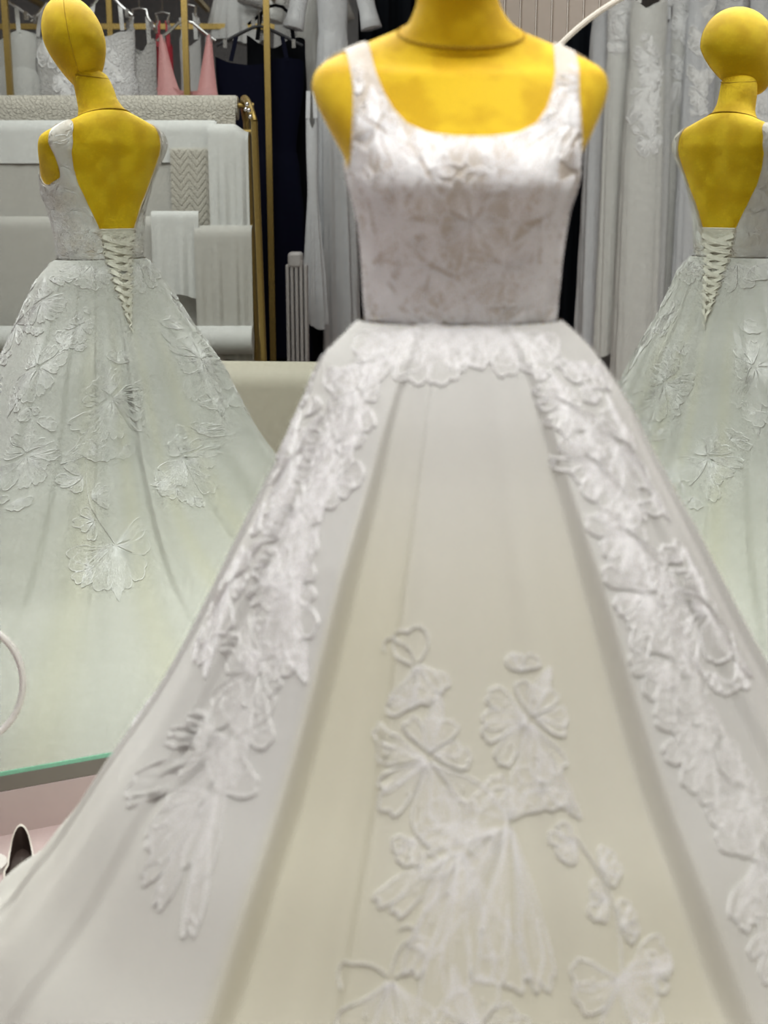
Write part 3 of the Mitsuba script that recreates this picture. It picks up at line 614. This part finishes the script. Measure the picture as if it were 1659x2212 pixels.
# ------------------------------------------------------------------ the rest of the shop, which the two mirrors show.
# Each thing is laid out where its mirror image stands (x, depth, z as seen from the camera) and carried across the mirror plane to its real place behind the camera.
def seen(px, py, D):
    u, v = (px - 829.5) / 2800.0, (py - 1106) / 2800.0; c, s_ = cos(PITCH), sin(PITCH); d = np.array([u, c - v * s_, -(s_ + v * c)])
    return d * (D / d[1]) + np.array([0, 0, EYE])
inL = lambda P: reflect_across(nL, cL, P)
inR = lambda P: reflect_across(nR, cR, P)
def carry(m, side): return trimesh.Trimesh(side(m.vertices), np.asarray(m.faces)[:, ::-1], process=False)
def noise1(r, n): return r.normal(size=n)
def hanger(side, x, D, z, w, label, mat='m_chrome', group=None):
    h = thing('clothes_hanger', label, 'hanger', group)
    q = np.linspace(0, 1.35 * pi, 18); hk = np.stack([x + .022 * np.sin(q), np.full(18, D), z + .135 + .022 * np.cos(q) * -1 + .0], 1)[::-1]
    hk = np.vstack([hk, [[x, D, z + .06]], [[x, D, z + .03]]])
    put('hook', carry(tube(hk, .0022, 6), side), 'm_chrome', h)
    sh = np.array([(x - w, D, z - .045), (x - w * .55, D, z - .005), (x - .03, D, z + .028), (x, D, z + .034), (x + .03, D, z + .028), (x + w * .55, D, z - .005), (x + w, D, z - .045)])
    put('shoulder_bar', carry(tube(sh, [.006, .0075, .007, .0065, .007, .0075, .006], 8), side), mat, h)
    for s_ in (-1, 1): put('clip', carry(box(x + s_ * w * .8 - .008, x + s_ * w * .8 + .008, D - .012, D + .012, z - .055, z - .02), side), 'm_chrome', h, smooth=False)
def hung_gown(side, x, D, ztop, zwaist, zhem, wt, ww, wh, mat, seed, label, flat=.45, folds=9, amp=.10, straps=True, lace=(), sleeve=None, sharp=1.0, group=None, name='hanging_gown', cat='gown', hang=None, dip=.05, lean=0.0):
    r = np.random.default_rng(seed); g_ = thing(name, label, cat, group)
    W_ = PCH([zhem, zhem + .35 * (zwaist - zhem), zwaist - .04, zwaist, (zwaist + ztop) / 2 + .02, ztop], [wh, wh * .78 + ww * .22, ww * 1.08, ww, (ww + wt) / 2 * 1.04, wt])
    ph = r.uniform(0, 6, 4)
    def fn(th_, z, off=0.0):
        th_, z = np.broadcast_arrays(np.asarray(th_, float), np.asarray(z, float)); zc = np.clip(z, zhem, ztop)
        k = np.clip((zwaist - zc) / max(zwaist - zhem, .1), 0, 1) ** .7
        w_ = W_(zc); f_ = np.sin(th_ * folds + ph[0] + 1.3 * np.sin(th_ * 2 + ph[1])); f_ = np.sign(f_) * np.abs(f_) ** sharp
        rad = 1 + k * amp * (f_ + .5 * np.sin(th_ * (folds * 2 + 1) + ph[2] + zc * 2.5)) + .012 * np.sin(zc * 23 + th_ * 4)
        return np.stack([w_ * rad * np.sin(th_) + lean * (ztop - zc), -w_ * flat * rad * np.cos(th_) * (1 + .3 * k), z], -1)
    nt_, ns_ = 120, 46; t_, z_ = np.meshgrid(np.linspace(0, 2 * pi, nt_, endpoint=False), np.linspace(0, 1, ns_), indexing='ij')
    top = ztop - dip * np.exp(-(np.sin(t_) / .5) ** 2); z_ = zhem + .012 * np.sin(t_ * 3 + ph[3]) + (top - zhem) * z_
    iw = zwaist; P = fn(t_, z_).reshape(-1, 3); F = grid_faces(nt_, ns_, True); up = z_.reshape(-1)[F].mean(1) > iw
    post = lambda q: side(np.asarray(q) + np.array([x, D, 0]))
    put('bodice', trimesh.Trimesh(post(P), F[up], process=False), mat[0], g_, smooth=True); put('skirt', trimesh.Trimesh(post(P), F[~up], process=False), mat[1], g_, smooth=True)
    if straps:
        for s_ in (-1, 1):
            q = np.linspace(0, 1, 8)[:, None]; a, b = np.array([s_ * wt * .62, -wt * flat * .8, ztop - .012]), np.array([s_ * wt * .5, 0, ztop + .10])
            m = ribbon(a + (b - a) * q, np.tile([0, -1., .2], (8, 1)), .018, .003); put('strap', trimesh.Trimesh(post(m.vertices), m.faces[:, ::-1], process=False), mat[0], g_, smooth=40)
    if sleeve:
        for s_ in (-1, 1):
            L_, wd = sleeve; q = np.linspace(0, 1, 10); c_ = np.stack([s_ * (wt * .95 + .10 * q ** .7), -.03 - .05 * q, ztop + .01 - L_ * q], 1)
            rr = wd * (.75 + .5 * q + .08 * np.sin(q * 14)); m = tube(c_, rr, 14); m.vertices[:, 1] = (m.vertices[:, 1] + .03) * .5 - .03
            put('sleeve', trimesh.Trimesh(post(m.vertices), m.faces[:, ::-1], process=False), mat[0], g_, smooth=True)
    for i, (a, z, kind, size, rot) in enumerate(lace):
        applique(fn, lambda zq: np.maximum(W_(np.clip(zq, zhem, ztop)), .05), 1.0, a * D2R, z, kind, seed * 10 + i, size, rot, .0022, g_, None, post, ('m_lace_patch', 'm_lace_cord'))
    if hang: hanger(side, x + lean * 0, D, ztop + .10, wt * .95, hang[0], hang[1] if len(hang) > 1 else 'm_chrome')
    return g_
pbr('m_lace_patch', (.54, .54, .54), .5, sheen=.3); pbr('m_lace_cord', (.84, .84, .85), .35, specular=.6)

# --- seen in the left mirror: the gold clothes rack with its gowns
rk = thing('clothes_rack', 'tall gold clothes rack of square posts and rails, behind the fabric rack', 'clothes rack')
DR = 5.75
for k_, (px, D) in enumerate(((16, DR), (401, DR), (577, DR), (240, DR + .75), (640, DR + .75))):
    c_ = seen(px, 100, D); put('post', carry(box(c_[0] - .0125, c_[0] + .0125, D - .0125, D + .0125, FZ, 2.22), inL), 'm_gold', rk, smooth=False)
    put('foot', carry(box(c_[0] - .06, c_[0] + .06, D - .05, D + .05, FZ, FZ + .012), inL), 'm_gold', rk, smooth=False)
for z, D in ((2.075, DR), (2.02, DR + .75)):
    put('rail', carry(box(-2.6, seen(577 if D == DR else 640, 100, D)[0], D - .0125, D + .0125, z - .0125, z + .0125), inL), 'm_gold', rk, smooth=False)
for px in (20, 401, 577):
    c_ = seen(px, 100, DR); put('cross_bar', carry(box(c_[0] - .01, c_[0] + .01, DR, DR + .76, 2.085, 2.105), inL), 'm_gold', rk, smooth=False)
WD, GL, WL, IV, PS = ('m_white_dress', 'm_white_dress'), ('m_grey_lace', 'm_grey_lace'), ('m_white_lace', 'm_white_dress'), ('m_ivory_satin', 'm_ivory_satin'), ('m_pearl_satin', 'm_pearl_satin')
def zat(py, D): return float(seen(829, py, D)[2])
def xat(px, D, py=300): return float(seen(px, py, D)[0])
def hg(side, pxl, pxr, ytop, ywaist, yhem, D, mat, seed, label, wt=.7, ww=.62, **k):
    x, w = xat((pxl + pxr) / 2, D), (xat(pxr, D) - xat(pxl, D)) / 2
    return hung_gown(side, x, D, zat(ytop, D), zat(ywaist, D), max(zat(yhem, D), FZ + .03), w * wt, w * ww, w, mat, seed, label, **k)
hg(inL, -60, 92, 68, 150, 900, 5.9, ('m_bolt_white', 'm_bolt_white'), 11, 'bright white gown at the left end of the gold rack', wt=.98, ww=.92, amp=.12, hang=('steel hanger of the bright white gown at the rack end',))
hg(inL, 78, 186, 75, 165, 900, 5.95, GL, 12, 'grey-white lace gown left of the reflected mannequin head', wt=.98, ww=.95, amp=.09, hang=('steel hanger of the lace gown left of the reflected head',), lace=((-10, zat(120, 5.95), 'bloom', .12, 0), (20, zat(180, 5.95), 'spray', .14, 0)))
hg(inL, 188, 300, 62, 160, 900, 6.0, ('m_white_lace', 'm_white_lace'), 13, 'white lace gown right behind the reflected mannequin head', wt=1.0, ww=.95, amp=.10, hang=('steel hanger of the lace gown behind the reflected head',), lace=((10, zat(140, 6.), 'spray', .14, .2), (-15, zat(190, 6.), 'bloom', .12, 0)))
hg(inL, 280, 345, 88, 180, 900, 6.05, GL, 14, 'narrow grey lace gown left of the pink gown', wt=1.0, ww=.95, amp=.09, hang=('steel hanger of the narrow grey lace gown',))
hg(inL, 330, 392, 96, 190, 900, 6.12, ('m_red', 'm_red'), 15, 'dark red gown showing between the pink straps', wt=.6, ww=.6, amp=.05, straps=True, hang=('steel hanger of the red gown',))
hg(inL, 395, 440, 80, 180, 900, 6.15, WD, 16, 'plain white gown behind the middle rack post', wt=1.0, ww=.95, hang=('steel hanger of the plain white gown',))
# pink gown with two wide tapering straps
Dp = 5.83; g_ = hg(inL, 338, 472, 188, 215, 900, Dp, ('m_pink', 'm_pink'), 17, 'pink gown with two wide tapering shoulder straps on the gold rack', wt=.95, ww=.85, straps=False, dip=.03, amp=.06)
for a0, a1, b in ((340, 398, 349), (424, 472, 452)):
    q = np.linspace(0, 1, 16); lo = np.stack([seen(a0 + (b - 5 - a0) * t_, 212 - 137 * t_, Dp - .05 + .05 * t_) for t_ in q]); hi = np.stack([seen(a1 + (b + 5 - a1) * t_ ** .7, 212 - 137 * t_, Dp - .05 + .05 * t_) for t_ in q])
    mid = (lo + hi) / 2 + np.array([0, -.018, 0]); P = np.stack([lo, mid, hi, (lo + hi) / 2 + np.array([0, .006, 0])], 0)
    m = trimesh.Trimesh(P.reshape(-1, 3), grid_faces(4, 16, True), process=False); put('strap', carry(m, inL), 'm_pink', g_, smooth=50)
c_ = seen(402, 75, Dp); hanger(inL, c_[0], Dp, c_[2] + .02, .125, 'steel clip hanger of the pink gown')
# navy gowns
hg(inL, 500, 700, 82, 330, 790, 5.98, ('m_black', 'm_black'), 18, 'black gown behind the sequinned navy gown', wt=.62, ww=.6, amp=.05, flat=.3, hang=('black hanger of the black gown', 'm_black'))
hg(inL, 462, 668, 128, 330, 775, 5.86, ('m_navy', 'm_navy'), 19, 'navy blue gown with scattered sequins, right end of the gold rack', wt=.93, ww=.72, amp=.05, flat=.3, dip=.03, hang=('dark hanger with silver clips of the navy gown', 'm_dark'))
# long white gowns to the right of the navy one
hg(inL, 455, 580, -60, -20, 92, 6.55, WD, 20, 'short grey-white skirt hanging high behind the navy gown', wt=.7, ww=.7, amp=.10)
hg(inL, 585, 668, -90, 20, 480, 6.45, ('m_grey_lace', 'm_white_dress'), 21, 'greyish gown with ruffled short sleeves right of the navy gown', wt=.8, ww=.6, amp=.2, flat=.55, sleeve=(.22, .05))
hg(inL, 622, 716, -100, 60, 712, 6.2, IV, 22, 'long ivory gown hanging between the navy gown and the long-sleeved gown', wt=.65, ww=.5, amp=.2, flat=.6, folds=7, sleeve=(.30, .04))
hg(inL, 672, 770, -110, 70, 760, 6.0, PS, 23, 'long white gown beside the black curtain, with wide cuffed sleeves', wt=.72, ww=.62, amp=.18, flat=.55, folds=8, sleeve=(.34, .035))
hg(inL, 648, 700, 250, 420, 705, 5.75, PS, 24, 'slim grey satin gown hanging below the ivory gown', wt=.5, ww=.45, amp=.2, flat=.6)
# black curtain, pleated, hanging from the ceiling at the end of the row
def curtain(side, x0, x1, D, z1, label, seed, folds):
    q = np.linspace(0, 1, 220); r = np.random.default_rng(seed); w_ = .035 * np.sin(q * 2 * pi * folds + .8 * np.sin(q * 9)) + .008 * np.sin(q * 2 * pi * folds * 2.3)
    P = np.stack([np.stack([x0 + (x1 - x0) * q, D + w_ * (1.1 - .25 * k_), np.full(220, z)], 1) for k_, z in enumerate((FZ + .01, 1.2, z1))], 1)
    m = trimesh.Trimesh(P.reshape(-1, 3), grid_faces(220, 3), process=False)
    m2 = m.copy(); m2.vertices = m2.vertices + np.array([0, .006, 0]); k = thing('black_curtain', label, 'curtain')
    put('cloth', carry(join([m, m2]), side), 'm_curtain', k, smooth=True)
    put('rail', carry(rod((x0 - .05, D, z1 + .02), (x1 + .05, D, z1 + .02), .012), side), 'm_gold', k)
curtain(inL, xat(775, 6.7), xat(1040, 6.7), 6.7, 2.8, 'black pleated curtain beside the long white gowns', 31, 7)
curtain(inR, xat(1010, 7.1), xat(1285, 7.1), 7.1, 2.8, 'black pleated curtain left of the white gowns in the arched mirror', 32, 7)

# --- the fabric rack: a gold tube stand with bolts of white cloth
fb = thing('fabric_rack', 'gold tube stand holding bolts of white fabric', 'fabric rack')
xe = xat(536, 5.2)
for px0, px1, D in ((549, 580, 5.02), (532, 566, 5.5)):
    top_, bot = seen(px0, 262, D), seen(px1, 1000, D); bot[2] = FZ + .02; bot[1] = D; b_ = top_ + (bot - top_); put('leg', carry(rod(top_, b_, .0135), inL), 'm_gold', fb)
a_, b_ = seen(549, 262, 5.02), seen(532, 262, 5.5); q = np.linspace(0, pi, 16)
put('top_bend', carry(tube([(a_ * (1 + cos(t_)) / 2 + b_ * (1 - cos(t_)) / 2) + np.array([-.02 * sin(t_), 0, .085 * sin(t_)]) for t_ in q], .0135, 10), inL), 'm_gold', fb)
for z, D in ((zat(228, 5.35), 5.35), (zat(285, 5.25), 5.25), (zat(490, 5.2), 5.2), (zat(735, 5.15), 5.15)):
    put('rod', carry(rod((-2.9, D, z), (xe + .01, D, z), .011), inL), 'm_gold', fb)
put('leg', carry(rod((-2.9, 5.02, FZ + .02), (-2.9, 5.02, zat(262, 5.02)), .0135), inL), 'm_gold', fb); put('leg', carry(rod((-2.9, 5.5, FZ + .02), (-2.9, 5.5, zat(262, 5.5)), .0135), inL), 'm_gold', fb)
knob = trimesh.creation.icosphere(subdivisions=2, radius=.02)
for q_, (px, py) in enumerate(((534, 225), (538, 238), (531, 236), (541, 252))):
    kb = trimesh.creation.icosphere(subdivisions=2, radius=.0075); kb.apply_translation(seen(px, py, 5.0)); put('rhinestone', carry(kb, inL), 'm_chrome', fb, smooth=True)
def bolt(px0, px1, ytop, D, rad, mat, seed, label, ybot=None, droop=0.0, sag=.004, name='fabric_bolt', frm=0., roll=True, wave=3.):
    k = thing(name, label, 'fabric'); x0, x1 = (xat(px0, D) if px0 > -900 else -2.85), xat(px1, D); zc = zat(ytop, D) - rad; r = np.random.default_rng(seed)
    if roll:
        n_ = 36; t_ = np.linspace(0, 2 * pi, n_, endpoint=False); xs = np.linspace(x0, x1, 14)
        V = np.stack([np.stack([np.full(n_, xx), D + rad * np.cos(t_), zc + rad * np.sin(t_) - droop * ss(.6, 1, (xx - x0) / (x1 - x0))], 1) for xx in xs], 1).reshape(-1, 3); F = grid_faces(n_, 14, True)
        V = np.vstack([V, [[x0, D, zc]], [[x1, D, zc - droop]]]); i = np.arange(n_); j = (i + 1) % n_
        F = np.vstack([F, np.stack([i * 14, j * 14, np.full(n_, len(V) - 2)], 1), np.stack([i * 14 + 13, np.full(n_, len(V) - 1), j * 14 + 13], 1)])
        put('roll', carry(trimesh.Trimesh(V, F, process=False), inL), mat, k, smooth=50)
    if ybot is not None:
        zb = zat(ybot, D - rad); q = np.linspace(0, 1, 110); tt = np.linspace(0, 1, 24); xs = x0 + .006 + (x1 - x0 - .012) * q; ph = r.uniform(0, 6, 3); P = []
        for t_ in tt:
            if t_ < .25: a = pi * .75 - (t_ / .25) * pi * .75; y = D - (rad + .004) * np.cos(pi * .0 + (pi / 2 - pi * .5) + 0) if False else D - (rad + .004) * np.sin(pi / 2 - a / 1.0) ; yy = D - (rad + .004) * cos(a); zz_ = zc + (rad + .004) * sin(a)
            else: yy = D - rad - .004; zz_ = zc + (zb - zc) * (t_ - .25) / .75
            fold = sag * (np.sin(xs * wave * 11 + ph[0]) + .6 * np.sin(xs * wave * 27 + ph[1])) * max(0, t_ - .2) * 1.3
            P.append(np.stack([xs, yy - np.abs(fold) - .001, zz_ - droop * ss(.6, 1, q) * 1.0 + (0.03 * sag / .01) * np.sin(q * 9 + ph[2]) * max(0, t_ - .8)], 1))
        P = np.array(P).transpose(1, 0, 2); m = trimesh.Trimesh(P.reshape(-1, 3), grid_faces(110, 24), process=False)
        put('drape', carry(m, inL), mat, k, smooth=True)
bolt(-999, 516, 208, 5.35, .045, 'm_bolt_lace', 41, 'bolt of beige textured lace fabric, topmost on the fabric rack', 330)
bolt(-999, 470, 262, 5.25, .035, 'm_bolt_white', 42, 'bolt of plain white fabric second from the top of the fabric rack', 352, sag=.003)
bolt(-999, 372, 346, 5.234, .012, 'm_bolt_grey', 43, 'grey plain fabric hanging under the second bolt, left half', 500, sag=.003, name='hanging_fabric', roll=False)
bolt(364, 470, 322, 5.205, .010, 'm_bolt_chevron', 44, 'grey beige fabric with a raised chevron pattern', 520, sag=.004, name='hanging_fabric', roll=False)
bolt(448, 541, 270, 5.17, .03, 'm_bolt_white', 45, 'white pleated tulle length draped over the right end of the second bolt', 505, droop=.03, sag=.010, name='hanging_fabric', roll=False, wave=5.)
bolt(-999, 420, 470, 5.21, .035, 'm_bolt_grey', 46, 'bolt of grey-white fabric third from the top of the fabric rack', 800, sag=.004)
bolt(318, 428, 458, 5.13, .02, 'm_bolt_white', 47, 'sheer white cloth gathered over the third bolt', 640, sag=.014, name='hanging_fabric', roll=False, wave=4.)
bolt(412, 544, 489, 5.13, .035, 'm_bolt_grey', 48, 'soft pleated grey cloth hanging at the right end of the third bolt', 780, sag=.012, name='hanging_fabric', roll=False, wave=5.)
bolt(-999, 536, 704, 5.08, .055, 'm_bolt_white', 49, 'thick white fabric roll lying lowest on the fabric rack')

# --- cream sofa with its back to the mannequin
so = thing('sofa', 'cream upholstered sofa with a smooth curved back, in front of the fabric rack', 'sofa')
def rounded(x0, x1, y0, y1, z0, z1, r):
    import manifold3d as mf
    s_ = [mf.Manifold.sphere(r, 20).translate([a, b, c]) for a in (x0 + r, x1 - r) for b in (y0 + r, y1 - r) for c in (z0 + r, z1 - r)]
    m = mf.Manifold.batch_hull(s_).to_mesh(); return trimesh.Trimesh(m.vert_properties[:, :3], m.tri_verts, process=False)
def tilt(m, a, c):
    v = np.array(m.vertices); x, y = v[:, 0] - c[0], v[:, 1] - c[1]; v[:, 0], v[:, 1] = c[0] + x * cos(a) - y * sin(a), c[1] + x * sin(a) + y * cos(a); return trimesh.Trimesh(v, m.faces, process=False)
sc_, sa = (-.75, 5.0), -.09
for nm, bx, r in (('back', (-1.75, .1, 4.72, 4.93, .10, zat(778, 4.85)), .085), ('seat', (-1.7, .05, 4.75, 5.02 + .0, .10, .42), .05), ('arm', (-1.75, -1.60, 4.75, 5.03, .10, .55), .05), ('arm', (-.05, .1, 4.75, 5.03, .10, .55), .05)):
    put(nm, carry(tilt(rounded(*bx, r), sa, sc_), inL), 'm_sofa', so, smooth=40)
for a, b in ((-1.68, 4.8), (-1.68, 4.98), (.03, 4.8), (.03, 4.98)): put('leg', carry(tilt(rod((a, b, FZ), (a, b, .13), .018), sa, sc_), inL), 'm_dark', so)
# --- white slatted heater and the things by it on the floor
ht = thing('heater', 'white upright slatted heater standing below the navy gown', 'heater')
Dh = 5.45; x0, x1 = xat(612, Dh), xat(662, Dh); z0, z1 = FZ + .06, zat(560, Dh)
n_ = 5
for i in range(n_):
    xx = x0 + (x1 - x0) * (i + .5) / n_; put('fin', carry(rounded(xx - .007, xx + .007, Dh - .045, Dh + .045, z0 + .02, z1 - (.02 if i in (0, n_ - 1) else 0), .0065), inL), 'm_plastic', ht, smooth=40)
put('top_cap', carry(rounded(x0 + .012, x1 - .022, Dh - .05, Dh + .05, z1 - .035, z1 + .03, .015), inL), 'm_plastic', ht, smooth=40)
put('base', carry(rounded(x0 - .01, x1 + .01, Dh - .06, Dh + .06, FZ, z0 + .02, .01), inL), 'm_dark', ht, smooth=40)
bx = whole('storage_box', carry(rounded(xat(612, 5.7), xat(690, 5.7), 5.65, 5.9, FZ, .30, .012), inL), 'm_dark', 'dark box on the floor below the long white gowns', 'box')

# --- seen in the arched mirror: white gowns on a rail
rl = thing('clothes_rail', 'long clothes rail holding the white gowns seen in the arched mirror', 'clothes rail')
DG = 6.5
put('rail', carry(rod((.7, DG, 2.36), (3.0, DG, 2.36), .014), inR), 'm_gold', rl)
for xx in (.72, 2.98): put('post', carry(rod((xx, DG, FZ), (xx, DG, 2.36), .014), inR), 'm_gold', rl)
z_ = lambda y: zat(y, DG)
def rg(l, r_, yt, yw, yh, D, mat, seed, label, **k): return hg(inR, l, r_, yt, yw, yh, D, mat, seed, label, hang=('steel hanger of the ' + label.split(',')[0],), **k)
rg(1260, 1344, -60, 60, 764, 6.5, PS, 51, 'smooth pale satin gown, nearest the black curtain in the arched mirror', wt=.8, ww=.75, amp=.12, folds=5, flat=.6)
rg(1300, 1362, -40, 118, 764, 6.4, ('m_white_lace', 'm_ivory_satin'), 52, 'gown with a lace bodice ending in a scalloped edge, second from the black curtain', wt=.95, ww=.85, amp=.08, folds=7, lace=((0, z_(60), 'spray', .12, 0), (-20, z_(100), 'fan', .09, 0)))
rg(1338, 1442, 2, 150, 1000, 6.3, IV, 53, 'gown with raised floral applique trailing down its skirt, third from the black curtain', wt=.75, ww=.72, amp=.05, folds=7, dip=.03,
   lace=((0, z_(130), 'spray', .20, .2), (8, z_(200), 'sheaf', .20, 0), (10, z_(240), 'spray', .22, -.2), (2, z_(290), 'trail', .22, .3), (14, z_(180), 'bloom', .12, 0)))
rg(1398, 1452, 36, 120, 1000, 6.36, ('m_pearl_satin', 'm_white_dress'), 54, 'slim draped gown folded to a point, fourth from the black curtain', wt=.4, ww=.6, amp=.12, folds=5)
rg(1432, 1502, -70, 40, 1000, 6.5, ('m_white_lace', 'm_ivory_satin'), 55, 'gown with vertical bands of white lace, left of the reflected head', wt=.85, ww=.8, amp=.09, folds=7, lace=((-12, z_(30), 'trail', .26, 0), (-10, z_(110), 'trail', .24, 0), (-14, z_(180), 'sheaf', .18, 0)))
rg(1466, 1540, -80, 30, 1000, 6.4, PS, 56, 'beaded white gown just left of the reflected mannequin head', wt=.85, ww=.8, amp=.08, folds=6, lace=((0, z_(60), 'trail', .26, 0), (-5, z_(140), 'trail', .24, .1), (0, z_(210), 'spray', .16, 0)))
rg(1520, 1610, -60, 40, 1000, 6.55, ('m_white_lace', 'm_white_dress'), 57, 'white lace gown behind the reflected mannequin head in the arched mirror', wt=.85, ww=.8, amp=.08, folds=8, lace=((10, z_(30), 'spray', .18, 0),))
rg(1596, 1690, -50, 60, 1000, 6.4, PS, 58, 'pale satin gown with a lace sleeve at the right edge', wt=.85, ww=.8, amp=.09, folds=6, lace=((-10, z_(200), 'sheaf', .20, 0), (-12, z_(240), 'trail', .18, 0)))
